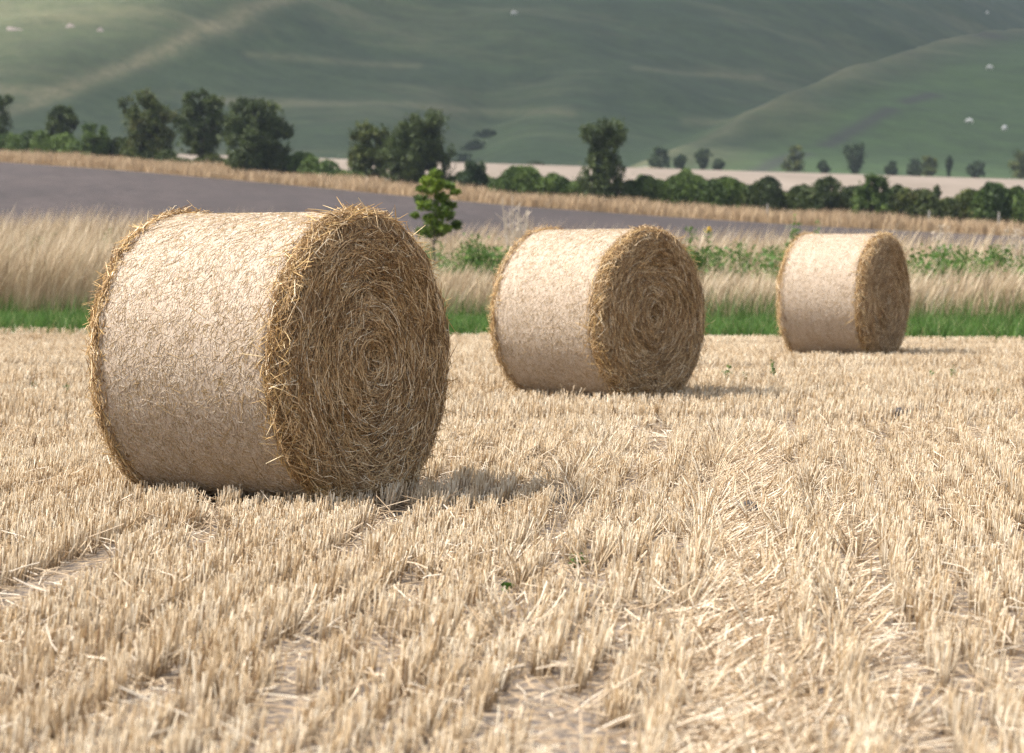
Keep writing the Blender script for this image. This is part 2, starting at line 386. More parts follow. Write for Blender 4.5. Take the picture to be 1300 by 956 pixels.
def make_bale(B):
    r = np.random.default_rng(B['seed'] * 101)
    R, L, n = B['R'], B['L'], B['n']
    th = math.radians(B['th']); fx = at(B['px'], B['d']); fy = B['d']
    cx = fx - math.sin(th) * L / 2; cy = fy + math.cos(th) * L / 2
    root = empty('straw_bale', (cx, cy, 0), th - math.pi / 2)
    B['c'] = (cx, cy); B['th_'] = th
    tag(root, B['label'], 'straw bale', 'round straw bales on the stubble field')
    def lumps(phi, x):
        return 1 + .009 * np.sin(phi * 2 + B['seed'] * 2.1) + .006 * np.sin(phi * 3 + B['seed'] * 4.4) + .012 * (fbm(phi * 3 + 9, x * 3 + 5, B['seed'] + 40) - .5)
    def place(x, rad, phi):
        rr = rad * np.where(rad > .3, lumps(phi, x), 1)
        y = rr * np.sin(phi); z = R + rr * np.cos(phi)
        z = np.where(z < .10, .035 + z * .65, z)   # the bale settles on its underside
        return np.stack([x, y, z], -1)
    # core: one closed turned body
    ns = 96; rad = np.concatenate([np.linspace(0.004, R - .11, 12), R - .11 + .105 * np.sin(np.linspace(.15, math.pi / 2, 7))])
    xr = end_profile(rad, R, L) - .02
    prof = list(zip(xr, rad)) + [(x, R - .012) for x in np.linspace(L / 2 - .16, -L / 2 + .16, 14)] + list(zip(-xr[::-1], rad[::-1]))
    px_ = np.array([p[0] for p in prof]); pr_ = np.array([p[1] for p in prof])
    ph = np.linspace(0, 2 * math.pi, ns, endpoint=False)
    X = np.broadcast_to(px_[:, None], (len(prof), ns)); RR = np.broadcast_to(pr_[:, None], (len(prof), ns)); PH = np.broadcast_to(ph[None], (len(prof), ns))
    V = place(X, RR, PH).reshape(-1, 3)
    i = (np.arange(len(prof) - 1) * ns)[:, None]; j = np.arange(ns)[None]
    Q = np.stack([i + j, i + ns + j, i + ns + (j + 1) % ns, i + (j + 1) % ns], -1).reshape(-1, 4)
    V += r.normal(size=V.shape) * .004
    obj('straw_core', raw_mesh('straw_core', V, Q), M['core'], root)
    # net wrap: a sleeve with turned-in ends
    x0, x1 = -L / 2 + .03, L / 2 - .09
    nx = 60; xs = np.linspace(x0, x1, nx)
    rad = np.full(nx, R); rad[0] = rad[-1] = R - .028; rad[1] -= .004; rad[-2] -= .004
    ns = 220; ph = np.linspace(0, 2 * math.pi, ns, endpoint=False)
    X = np.broadcast_to(xs[:, None], (nx, ns)).copy(); PH = np.broadcast_to(ph[None], (nx, ns)); RR = np.broadcast_to(rad[:, None], (nx, ns)).copy()
    X[-3:] += .012 * np.sin(ph * 5 + B['seed']) + .012 * (vnoise(ph * 6, 0 * ph, 3) - .5); X[:3] += .012 * np.sin(ph * 4)
    RR += .0016 * (fbm(X * 14, PH * 9, 60 + B['seed']) - .5)
    V = place(X, RR, PH).reshape(-1, 3)
    i = (np.arange(nx - 1) * ns)[:, None]; j = np.arange(ns)[None]
    Q = np.stack([i + j, i + (j + 1) % ns, i + ns + (j + 1) % ns, i + ns + j], -1).reshape(-1, 4)
    wrap = obj('net_wrap', raw_mesh('net_wrap', V, Q), M['wrap'], root)
    # straws showing in the net
    def surf(nn, lo, hi, lmin, lmax, sig, rad_off, rr0, rr1, k=4):
        x = r.uniform(lo, hi, nn); p = r.uniform(0, 2 * math.pi, nn); ln = r.uniform(lmin, lmax, nn)
        a = r.normal(0, sig, nn); a[: nn // 4] = r.uniform(-1.5, 1.5, nn // 4)
        s = np.linspace(-.5, .5, k)[None]
        curl = r.normal(0, .15, nn)[:, None] * (s * s - .1) * ln[:, None]
        xx = x[:, None] + np.sin(a)[:, None] * s * ln[:, None] + curl
        pp = p[:, None] + np.cos(a)[:, None] * s * ln[:, None] / R
        xx = np.clip(xx, lo - .02, hi + .02)
        off = rad_off(nn)[:, None] + np.abs(s) * 0
        P = place(xx, R + off, pp)
        return tubes(P, np.broadcast_to(r.uniform(rr0, rr1, nn)[:, None], (nn, k)), r.random(nn), 3, r)
    parts = [surf(int(n * 2.6), x0 + .01, x1 - .01, .010, .048, .8, lambda q: r.uniform(-.0004, .0022, q), .0006, .0013),
             surf(int(n * .008), x0 + .03, x1 - .03, .06, .20, .9, lambda q: r.uniform(.001, .004, q), .0010, .0018)]
    V, Q, A = join(parts)
    o = obj('netted_straw', raw_mesh('netted_straw', V, Q, A), M['wrap_straw'], wrap); o['kind'] = 'stuff'
    # straw coiled in the two ends
    def coil(sgn, nn, thick, lmax, lo_rho=0.0, sig=.25, depth=.03, jit=.18):
        rho = np.sqrt(r.uniform(lo_rho ** 2, 1, nn)) * (R - .004)
        p = r.uniform(0, 2 * math.pi, nn); k = 5
        ln = np.minimum(r.uniform(.06, lmax, nn), rho * 1.3 + .05)
        s = np.linspace(-.5, .5, k)[None]
        a = r.normal(0, sig, nn); wild = r.random(nn) < .20; a[wild] = r.uniform(-1.4, 1.4, wild.sum())
        drho = np.sin(a)[:, None] * s * ln[:, None]
        rr = np.clip(rho[:, None] + drho, .01, R + .012)
        # towards the rim the straw is laid on the shoulder
        pp = p[:, None] + np.cos(a)[:, None] * s * ln[:, None] / np.maximum(rho[:, None], .07)
        dep = r.uniform(-.012, depth, nn)[:, None] + s * r.normal(0, jit, nn)[:, None] * ln[:, None] * .5
        xx = end_profile(np.minimum(rr, R - .002), R, L) + dep + .007 * np.sin(rr * 70 + pp * 1.0) + .03 * (fbm(rr * np.cos(pp) * 5 + 20, rr * np.sin(pp) * 5 + 20, B['seed']) - .5)
        rr = rr + np.where(rr > R - .06, dep * .8, 0)
        P = place(sgn * xx, rr, pp)
        return tubes(P, np.broadcast_to(r.uniform(thick * .6, thick, nn)[:, None], (nn, k)) * np.array([1, 1, 1, 1, .6]), r.random(nn) ** 1.25, 3, r)
    V, Q, A = join([coil(1, int(n * 1.3), .0020, .24, sig=.42), coil(1, n // 4, .0021, .20, .80, .42, .038, .25)])
    o = obj('coiled_straw', raw_mesh('coiled_straw', V, Q, A), M['end_straw'], root); o['kind'] = 'stuff'
    V, Q, A = join([coil(-1, n // 4, .0024, .25), coil(-1, n // 7, .0026, .2, .88, .6, .04, .3)])
    o = obj('coiled_straw', raw_mesh('coiled_straw', V, Q, A), M['end_straw'], root); o['kind'] = 'stuff'
    # shaggy fringes where the net stops, and single straws sticking out
    def fringe(sgn, nn, spread, out, lmin=.04, lmax=.16):
        p = r.uniform(0, 2 * math.pi, nn); ln = r.uniform(lmin, lmax, nn)
        xb = sgn * (L / 2 - (.10 if sgn > 0 else .035)) + sgn * r.uniform(-.03, spread, nn)
        rb = R + r.uniform(-.02, .012, nn) - np.where(sgn * xb > L / 2 - .04, (sgn * xb - L / 2 + .04) * .8, 0)
        k = 4; s = np.linspace(0, 1, k)[None]
        a = r.normal(0, .9, nn); tang = np.cos(a) * np.sign(r.normal(size=nn)); ax = np.sin(a)
        lift = np.minimum(np.abs(r.normal(0, out, nn)), .7)
        pp = p[:, None] + tang[:, None] * ln[:, None] * s / R
        rr = rb[:, None] + lift[:, None] * ln[:, None] * s + r.normal(0, .1, nn)[:, None] * s * s * ln[:, None]
        xx = xb[:, None] + ax[:, None] * ln[:, None] * s
        lim = np.where(np.abs(xx) > L / 2 + .03, .5, 1); xx = np.sign(xx) * np.minimum(np.abs(xx), L / 2 + .06)
        P = place(xx, rr, pp)
        return tubes(P, np.broadcast_to(r.uniform(.0013, .0025, nn)[:, None], (nn, k)) * np.array([1, 1, .9, .5]), r.random(nn), 3, r)
    def stick(sgn, nn):
        rho = R * np.sqrt(r.uniform(.1, 1, nn)); p = r.uniform(0, 2 * math.pi, nn)
        base = place(sgn * (end_profile(np.minimum(rho, R - .01), R, L) - .01), rho, p)
        d = nrm(np.stack([sgn * r.uniform(.1, 1, nn), r.normal(0, .8, nn), r.normal(0, .8, nn)], -1)); ln = r.uniform(.03, .10, nn)
        s = np.linspace(0, 1, 4)[None, :, None]
        P = base[:, None] + d[:, None] * s * ln[:, None, None]; P[:, :, 2] -= (s[..., 0] ** 2) * ln[:, None] * .35
        return tubes(P, np.broadcast_to(r.uniform(.0013, .0024, nn)[:, None], (nn, 4)), r.random(nn), 3, r)
    V, Q, A = join([fringe(1, n // 13, .09, .20), fringe(1, n // 110, .10, .7, .03, .11), fringe(-1, n // 9, .025, .22, .03, .10), fringe(-1, n // 220, .03, .8, .03, .12), stick(1, n // 50)])
    keep = V[:, 2] > -.05
    V[:, 2] = np.maximum(V[:, 2], .005)
    o = obj('rim_fringe', raw_mesh('rim_fringe', V, Q, A), M['rim_straw'], root); o['kind'] = 'stuff'
for B in BALES: make_bale(B)

# ------------------------------------------------------------------ stubble
def in_bale(x, y, grow=0.0, wlim=.26):
    hit = np.zeros(len(x), bool)
    for B in BALES:
        dx = x - B['c'][0]; dy = y - B['c'][1]; ax = math.sin(B['th_']); ay = -math.cos(B['th_'])
        a = dx * ax + dy * ay; w = dx * ay - dy * ax
        hit |= (np.abs(a) < B['L'] / 2 + grow) & (np.abs(w) < wlim)
    return hit

def track(x, y):
    """0..1: how far the stand is driven down. Tramline, its ruts and a drill miss."""
    c = .02 + .088 * y                     # broad flattened wheel track
    wob = .05 * np.sin(y * 1.3) + .10 * (vnoise(y * 1.1, 0 * y, 31) - .5)
    fade = sstep(18.5, 15.5, y)
    a = sstep(.22, .14, np.abs(x - c - wob * .5)) * fade
    b_ = sstep(.10, .06, np.abs(x - (.44 + .088 * y) - wob * .5)) * sstep(14.2, 13.2, y)
    g = np.maximum(sstep(.10, .04, np.abs(x - (-.72 + .078 * y + .06 * np.sin(y * 1.7)))) * (vnoise(y * 1.6, 0 * y + 4, 17) > .30),
                   sstep(.07, .03, np.abs(x - (-.45 + .078 * y))) * (vnoise(y * 1.3, 0 * y + 9, 18) > .55)) * sstep(18, 16.5, y) * sstep(7.8, 8.6, y)
    h = sstep(.10, .04, np.abs(y - 11.0 - .25 * np.sin(x * 6))) * (x > .3) * (x < .95)
    far = sstep(.16, .08, np.abs(y - 17.6 - .35 * np.sin(x * .8) - .1 * x)) * .85 * (vnoise(x * .9, y * 0, 52) > .2)
    for yy, ww, sd_, th_ in ((20.6, .14, 1, .5), (24.7, .30, 2, .3), (27.6, .22, 3, .35), (30.6, .25, 4, .3), (34.5, .3, 5, .3), (38.0, .3, 6, .3)):
        far = np.maximum(far, 1.2 * sstep(ww * 1.7, ww, np.abs(y - yy + .05 * x - .12 * np.sin(x * 1.1 + sd_))) * (vnoise(x * .5, y * 0 + sd_, 53) > th_))
    return np.clip(np.maximum.reduce([a, b_, g, h * .9, far]), 0, 1), a

def stand(nt_, ylo, yhi, mode, r):
    """positions of tufts standing in drilled rows"""
    area_w = lambda y: .25 * y + 1.3
    y = np.sqrt(r.uniform(ylo ** 2, yhi ** 2, nt_)); x = r.uniform(-1, 1, nt_) * area_w(y)
    if mode == 0:      # rows run away from the camera, a little to the right
        sp = .13; c = x - .097 * y; row = np.round(c / sp); x = row * sp + .097 * y + .012 * np.sin(y * 2.1 + row) + r.normal(0, .018, nt_)
        gap = vnoise(row * 3.7, y * 1.4, 77)
    else:              # headland rows run across
        sp = .17; c = y + .05 * x; row = np.round(c / sp); y = row * sp - .05 * x + r.normal(0, .024, nt_)
        gap = vnoise(row * 3.7, x * .5, 78) * .8 + .2 * vnoise(row * 1.3, x * 3, 79)
    return x, y, gap

def make_stubble():
    r = np.random.default_rng(5)
    out = []
    for mode, nt_, ylo, yhi, till, kk in ((0, 46000, 4.2, 18.5, 4, 3), (1, 84000, 16.0, 45.0, 4, 2)):
        x, y, gap = stand(nt_, ylo, yhi, mode, r)
        yb = 17.6 + .35 * np.sin(x * .8) + .1 * x
        keep = (y < yb) if mode == 0 else ((y > yb) & (y < B1(x) - .05))
        keep &= ~in_bale(x, y); keep &= gap > .20 if mode else (gap > .22) & ((np.mod(np.round((x - .097 * y) / .13), 8) != 3) | (gap > .50))
        tr, tA = track(x, y); keep &= r.random(len(x)) > tr * .80
        x, y, tr = x[keep], y[keep], tr[keep]
        n = len(x)
        x = np.repeat(x, till); y = np.repeat(y, till); tr = np.repeat(tr, till)
        m_ = len(x)
        az = r.uniform(0, 2 * math.pi, m_); sp = np.abs(r.normal(0, .015, m_))
        bx = x + np.cos(az) * sp; by = y + np.sin(az) * sp
        hgt = .120 * (.80 + .42 * fbm(bx * .45, by * .30 + 3, 55)) * r.uniform(.72, 1.12, m_)
        if mode == 0: hgt *= .84 + .32 * lat(np.round((bx - .097 * by) / .13), 0 * bx, 7) * (.5 + vnoise(bx * 2, by * .8, 8))
        if mode == 1:
            stepn = lat(np.floor((by + .05 * bx) / 2.1 + .15 * np.sin(bx * .4)), 0 * bx, 88); hgt *= .62 + .58 * stepn
        tl = np.abs(r.normal(0, .17, m_)); tl = np.where(r.random(m_) < .05, r.uniform(.3, 1.1, m_), tl)
        tl = np.where(tr > .25, np.clip(tl + tr * r.uniform(.3, 1.35, m_), 0, 1.45), tl)
        ta = az + r.normal(0, .8, m_)
        lx = np.sin(tl) * np.cos(ta) + .10 + .16 * (fbm(bx * .8, by * .5, 91) - .5); ly = np.sin(tl) * np.sin(ta) + .10 * (fbm(bx, by, 92) - .5)
        lz = np.cos(tl)
        d = nrm(np.stack([lx, ly, lz], -1)) * hgt[:, None] * (1 + .5 * (tr > .4))[:, None]
        s = np.linspace(0, 1, kk)[None, :, None]
        P = np.stack([bx, by, 0 * bx - .005], -1)[:, None] + d[:, None] * s
        if kk > 2: P[:, 1] += r.normal(0, .003, (m_, 3))
        rad = r.uniform(.0016, .0030, m_) * (1 if mode == 0 else 1.25)
        R_ = np.broadcast_to(rad[:, None], (m_, kk)) * np.linspace(.95, 1.05, kk)[None]
        rnd = np.clip(r.normal(.55, .27, m_) + .5 * (fbm(bx * 1.3, by * 1.3, 93) - .5), 0, 1)
        out.append(tubes(P, R_, rnd, 3, r))
    V, Q, A = join(out)
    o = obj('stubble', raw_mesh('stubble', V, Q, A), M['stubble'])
    tag(o, 'pale standing stubble of cut straw stalks covering the field', 'stubble', kind='stuff')
    # flat straw
    parts = []
    for nn, ylo, yhi, tr_only in ((24000, 4.2, 18, False), (10000, 17, 42, False), (26000, 5, 18, True)):
        y = np.sqrt(r.uniform(ylo ** 2, yhi ** 2, nn)); x = r.uniform(-1, 1, nn) * (.25 * y + 1.3)
        if tr_only:
            x = .02 + .088 * y + r.normal(0, .15, nn)
            x = np.where(r.random(nn) < .10, .44 + .088 * y + r.normal(0, .05, nn), x)
        keep = ~in_bale(x, y) & (y < B1(x))
        if not tr_only: keep &= track(x, y)[0] < .5
        if tr_only:
            keep &= track(x, y)[0] > .15; keep &= vnoise(x * 4, y * 1.6, 66) > .36
        x = x[keep]; y = y[keep]; q = len(x)
        a = r.uniform(0, math.pi, q)
        if tr_only: a = r.normal(.25, .8, q)
        ln = r.uniform(.04, .22, q); e = r.normal(0, .12, q); e = np.where(r.random(q) < .2, r.uniform(0, .6, q), e)
        d = np.stack([np.cos(a) * np.cos(e), np.sin(a) * np.cos(e), np.sin(np.abs(e))], -1) * ln[:, None]
        z0 = r.uniform(.004, .03, q) if tr_only else r.uniform(.004, .05, q) * (1 + .6 * (r.random(q) < .3))
        s = np.linspace(-.5, .5, 3)[None, :, None]
        P = np.stack([x, y, z0 + np.abs(np.sin(e)) * ln * .5], -1)[:, None] + d[:, None] * s
        P[:, 1] += r.normal(0, .006, (q, 3)); P[:, :, 2] = np.maximum(P[:, :, 2], .003)
        parts.append(tubes(P, np.broadcast_to(r.uniform(.0014, .0028, q)[:, None], (q, 3)), r.random(q), 3, r))
    V, Q, A = join(parts)
    o = obj('fallen_straw', raw_mesh('fallen_straw', V, Q, A), M['litter'])
    tag(o, 'loose broken straw lying flat between the stalks and in wheel track', 'loose straw', kind='stuff')
make_stubble()

# ------------------------------------------------------------------ grass
def blades(n, xf, yf, hf, r, wid, lean=(.25, 0), lsig=.14, k=4, head=0.0, zf=height):
    x, y = xf, yf
    z = zf(x, y); h = hf
    a = r.uniform(0, 2 * math.pi, n)
    dx = (lean[0] + r.normal(0, lsig, n)) * h; dy = (lean[1] + r.normal(0, lsig, n)) * h
    s = np.linspace(0, 1, k)[None]
    P = np.stack([x[:, None] + dx[:, None] * s ** 1.8, y[:, None] + dy[:, None] * s ** 1.8, z[:, None] - .01 + h[:, None] * s * (1 - .06 * s)], -1)
    side = np.stack([np.cos(a), np.sin(a), 0 * a], -1)
    prof = np.interp(np.linspace(0, 1, k), [0, .6, 1], [1, .8, .15])
    if head: prof = np.interp(np.linspace(0, 1, k), [0, .65, .8, .92, 1], [.7, .55, head, head * .8, .2])
    W = wid[:, None] * prof[None]
    return ribbons(P, W, side, r.random(n))

def margin():
    r = np.random.default_rng(21)
    X = lambda n, w=15: r.uniform(-w, w, n)
    # mown green strip
    n = 60000; x = X(n); y = B1(x) + r.uniform(-.05, 4.8, n) + .5 * (fbm(x * 1.4, x * 0, 71) - .5) + .25 * (vnoise(x * 6, x * 0, 72) - .5)
    h = r.uniform(.11, .27, n) * (.6 + .8 * fbm(x * .9, y * .9, 3)) + .10
    g1 = blades(n, x, y, h, r, r.uniform(.004, .009, n), (.1, -.1), .35, 3)
    # clumps of clover heads: pale dots are separate blades
    n = 26000; x = X(n); y = B1(x) + r.uniform(4, 10, n)
    h = r.uniform(.30, .75, n) * (.6 + .8 * fbm(x * .8, y * .8, 44))
    g2 = blades(n, x, y, h, r, r.uniform(.004, .008, n), (.12, 0), .2, 3)
    V, Q, A = join([g1, g2])
    o = obj('green_grass', raw_mesh('green_grass', V, Q, A), M['green_grass'])
    tag(o, 'bright green strip of short grass along the stubble edge', 'grass', kind='stuff')
    # tall dead grass, in tufts
    def tall(n, off0, off1, h0, rr, clump, wid=.0035, thin=None):
        nc = n // clump
        cx = X(nc); cy = B1(cx) + rr.uniform(off0, off1, nc)
        if thin is not None:
            kp = thin(cx, cy); cx, cy = cx[kp], cy[kp]; nc = len(cx)
        ch = h0(cx, cy) * rr.uniform(.8, 1.12, nc)
        x = np.repeat(cx, clump) + rr.normal(0, .07, nc * clump); y = np.repeat(cy, clump) + rr.normal(0, .07, nc * clump)
        h = np.repeat(ch, clump) * rr.uniform(.65, 1.08, nc * clump)
        ln = .10 + .12 * sstep(2, -9, x.mean() * 0 + x)
        m_ = len(x)
        v1 = blades(m_, x, y, h, rr, rr.uniform(wid * .7, wid * 1.4, m_), (.24, 0), .15, 6, head=1.9)
        return v1
    lefty = lambda x: sstep(-2, -7, x)
    front = tall(50000, 5.0, 8.8, lambda x, y: 1.02 + .50 * lefty(x) + .35 * (fbm(x * .5, y * .3, 4) - .5), r, 14)
    mid = tall(30000, 9, 13.5, lambda x, y: 1.22 + .72 * lefty(x) + .4 * (fbm(x * .5, y * .3, 6) - .5), r, 14,
               thin=lambda x, y: vnoise(x * .55, y * .4, 15) > .34)
    back = tall(40000, 13.5, 18.5, lambda x, y: 1.58 + .28 * lefty(x) + .4 * (fbm(x * .4, y * .3, 8) - .5), r, 12)
    V, Q, A = join([front, mid, back])
    o = obj('dry_grass', raw_mesh('dry_grass', V, Q, A), M['dry_grass'])
    tag(o, 'tall bleached dead grass leaning beyond the green strip', 'dry grass', kind='stuff')
    # low herbs among it
    n = 26000; nc = 1300; cx = X(nc); cy = B1(cx) + r.uniform(8, 15, nc); kp = vnoise(cx * .5, cy * .35, 15) < .55; cx, cy = cx[kp], cy[kp]
    rep = 60; m_ = len(cx) * rep
    x = np.repeat(cx, rep) + r.normal(0, .22, m_); y = np.repeat(cy, rep) + r.normal(0, .22, m_)
    zc = np.repeat(r.uniform(.85, 1.35, len(cx)), rep)
    z = height(x, y) + zc * r.uniform(.3, 1.05, m_)
    V, Q, A = leaves(np.stack([x, y, z], -1), r.uniform(.025, .06, m_), r.random(m_) * .8, r)
    o = obj('nettle_patch', raw_mesh('nettle_patch', V, Q, A), M['weed_leaf'])
    tag(o, 'green nettles and herbs growing through the tall dry grass', 'weeds', kind='stuff')
    # bank below the hedge
    n = 60000; x = r.uniform(-72, 60, n); t = r.uniform(0, 1, n); y = B3(x) + t * 12
    h = r.uniform(.5, 1.15, n) * (.55 + .8 * fbm(x * .25, y * .25, 30))
    V, Q, A = blades(n, x, y, h, r, r.uniform(.02, .045, n), (.1, 0), .2, 4)
    o = obj('bank_grass', raw_mesh('bank_grass', V, Q, A), M['bank_grass'])
    tag(o, 'buff dry grass on the bank between ploughed field and hedge', 'dry grass', kind='stuff')
margin()

# ------------------------------------------------------------------ trees and hedges
def limb(P, r0, r1, sides=6):
    P = np.array(P, float)[None]; k = P.shape[1]
    R_ = np.linspace(r0, r1, k)[None]
    return tubes(P, R_, np.array([.5]), sides, np.random.default_rng(1))

def tree(name, px, d, py_top, wpx, leaf, label, cat='tree', group=None, crown_lo=.12, nlobe=16, nleaf=9000, seed=1, lsize=.13, trunk_r=.16, lean=0.0, shape='round', py_base=None, extra=None, sink=0):
    r = np.random.default_rng(seed * 977 + 3)
    x = at(px, d); g = gz(x, d); H = ztop(py_top, d) - g; W = wpx * d / F * 1.1
    root = empty(name, (x, d, g)); tag(root, label, cat, group)
    lo = H * crown_lo; hh = (H - lo)
    # trunk with limbs
    top = np.array([lean * H, 0, H * .72])
    parts = [limb([(0, 0, -.3), (lean * H * .2, .05, H * .2), (lean * H * .5, -.05, H * .45), top], trunk_r, trunk_r * .3)]
    lob = []
    nlobe = int(nlobe * 1.7)
    for i in range(nlobe):
        f = (i + .5) / nlobe
        zc = lo + hh * (.10 + .80 * r.random() if i > 2 else [.2, .5, .85][i])
        rel = (zc - lo) / hh
        if shape == 'round': env = math.sqrt(max(.05, 1 - (2 * rel - .95) ** 2 * .92))
        elif shape == 'top': env = .45 + .55 * sstep(.2, .65, rel) - .3 * sstep(.85, 1, rel)
        elif shape == 'column': env = .75 + .25 * math.sin(rel * 9) - .2 * sstep(.85, 1, rel)
        elif shape == 'skirt': env = 1 - .65 * sstep(.5, 1, rel)
        else: env = 1
        a = r.uniform(0, 2 * math.pi); q = math.sqrt(r.uniform(.2, 1)) * W / 2 * env * .80
        rad = r.uniform(.08, .16) * min(W, hh * 1.1)
        lob.append((lean * zc + q * math.cos(a), q * math.sin(a), min(zc, H - rad * .8), rad))
    if extra: lob += [(ex * d / F, 0, ztop(ey, d) - g, er * d / F) for ex, ey, er in extra]
    for l in lob[: 9]:
        s0 = np.array([lean * l[2] * .4, 0, max(l[2] * .45, .1)]); e = np.array(l[:3]); mid = (s0 + e) / 2 + r.normal(0, .1, 3) * W * .2
        parts.append(limb([s0, mid, e], trunk_r * .4, trunk_r * .1, 4))
    V, Q, A = join(parts)
    obj('trunk', raw_mesh('trunk', V, Q, A), M['bark'], root)
    # leaves: shells of the lobes plus looser spray
    tot = sum(l[3] ** 2 for l in lob); P = []; RD = []
    for l in lob:
        m_ = max(30, int(nleaf * l[3] ** 2 / tot))
        v = nrm(r.normal(size=(m_, 3)))
        rr = l[3] * (r.random(m_) ** .45) * (1.0 + .40 * (fbm(v[:, 0] * 2.2 + l[0], v[:, 2] * 2.2 + v[:, 1], seed) - .5) * 2)
        out = r.random(m_) < .22; rr[out] *= r.uniform(1.0, 1.6, out.sum())
        p = np.array(l[:3]) + v * rr[:, None] * np.array([1, 1, .88])
        P.append(p); RD.append(np.clip(r.normal(.5, .22) + r.normal(0, .2, m_) , 0, 1))
    m_ = int(nleaf * .6); rel = r.random(m_); aa = r.uniform(0, 2 * math.pi, m_)
    env = {'round': np.sqrt(np.maximum(.04, 1 - (2 * rel - .9) ** 2 * .95)), 'top': .35 + .65 * sstep(.1, .6, rel) - .55 * sstep(.75, 1, rel),
           'column': .80 + .2 * np.sin(rel * 9 + seed) - .5 * sstep(.8, 1, rel), 'skirt': 1 - .75 * sstep(.3, 1, rel)}[shape]
    out = (.74 + .75 * (fbm(np.cos(aa) * 2.4 + 5 + seed, rel * 6 + np.sin(aa) * 2.4, seed + 3) - .5) * 2)
    q = np.sqrt(r.random(m_)) * W / 2 * env * out
    P.append(np.stack([q * np.cos(aa) + lean * rel * H, q * np.sin(aa), lo + rel * hh * (.88 + .34 * (fbm(np.cos(aa) * 2 + 9, np.sin(aa) * 2 + q / W * 4, seed + 8) - .5))], -1))
    RD.append(np.clip(r.normal(.5, .3, m_), 0, 1))
    P = np.concatenate(P); RD = np.concatenate(RD)
    # open a few holes
    hole = vnoise(P[:, 0] / (W * .075) + 31, P[:, 2] / (W * .075) + P[:, 1] / (W * .5), seed + 5) > .30
    kp = hole & (P[:, 2] > .05)
    P, RD = P[kp], RD[kp]
    V, Q, A = leaves(P, r.uniform(lsize * .6, lsize * 1.25, len(P)), RD, r)
    obj('crown', raw_mesh('crown', V, Q, A), M[leaf], root)
    return root

def hdist(px):      # distance of the hedge line for a column of the picture
    u = (px - 650) / F; y = 180.0
    for _ in range(20): y = float(B3(np.array(u * y))) + 12.5
    return y

G1 = 'trees along the hedge line'
def T(px, top, w, leaf, label, dd=0, **kw):
    return tree(kw.pop('name', 'hedgerow_tree'), px, hdist(px) + dd, top, w, leaf, label, group=kw.pop('group', G1), **kw)
T(-7, 112, 44, 'leaf_dark', 'dark tree cut off by the left edge of the picture', seed=1, crown_lo=.2, extra=[(20, 127, 6)])
T(80, 132, 40, 'leaf_dark', 'small round dark tree rising from the low hedge at far left', seed=2, crown_lo=.42, nlobe=12)
T(124, 156, 42, 'leaf_green', 'mid green rounded bush just left of the yellowing tree', seed=3, name='hedgerow_bush', cat='bush', crown_lo=.03, dd=-4, nlobe=12)
T(192, 112, 74, 'leaf_olive', 'tall olive tree with yellowing leaves and a stray side branch', seed=4, crown_lo=.02, nlobe=26, nleaf=15000, extra=[(-36, 132, 7), (-32, 142, 5), (-28, 128, 4)])
T(258, 116, 62, 'leaf_dark', 'tree with bare stems showing under its pointed crown, in a row of three', seed=5, crown_lo=.22, nlobe=20, shape='round', trunk_r=.2, nleaf=11000, extra=[(0, 122, 9), (-8, 132, 10)])
T(326, 123, 86, 'leaf_dark', 'broad dark tree spreading right, largest of the left row', seed=16, crown_lo=.03, nlobe=30, nleaf=17000, dd=-6, extra=[(36, 165, 14), (42, 172, 9), (-25, 200, 14), (0, 205, 20), (-10, 210, 16)])
T(470, 152, 58, 'leaf_olive', 'olive tree merging with the left side of a taller dark tree', seed=7, crown_lo=.02, nlobe=18, dd=2)
T(528, 140, 92, 'leaf_dark', 'wide domed dark tree above the nearest bale, behind the sapling', seed=8, crown_lo=.03, nlobe=30, nleaf=17000, dd=-2, extra=[(0, 215, 24), (-20, 205, 20)])
T(600, 207, 42, 'leaf_blue', 'small dark bush right of the sapling in front of the hedge', seed=9, name='hedgerow_bush', cat='bush', crown_lo=.05, nlobe=10, nleaf=5000, dd=-3)
T(766, 149, 62, 'leaf_dark', 'narrow ivy-covered tree standing alone above the middle bale', seed=10, crown_lo=.03, nlobe=24, nleaf=14000, shape='column', extra=[(-2, 240, 30), (0, 225, 24), (-16, 170, 16), (14, 168, 16)], dd=-5)
T(1050, 221, 52, 'leaf_dark', 'rounded dark bush, tallest in the hedge behind the smallest bale', seed=11, name='hedgerow_bush', cat='bush', crown_lo=.02, nlobe=14, dd=-2, nleaf=7000)
T(1106, 221, 54, 'leaf_green', 'brighter green pointed bush in the hedge above the smallest bale', seed=12, name='hedgerow_bush', cat='bush', crown_lo=.02, nlobe=14, dd=-6, nleaf=8000, shape='skirt')
T(1188, 234, 12, 'leaf_dark', 'slim upright bush poking out of the right-hand hedge', seed=13, name='hedgerow_bush', cat='bush', crown_lo=.3, nlobe=7, nleaf=1500, shape='column', trunk_r=.06)

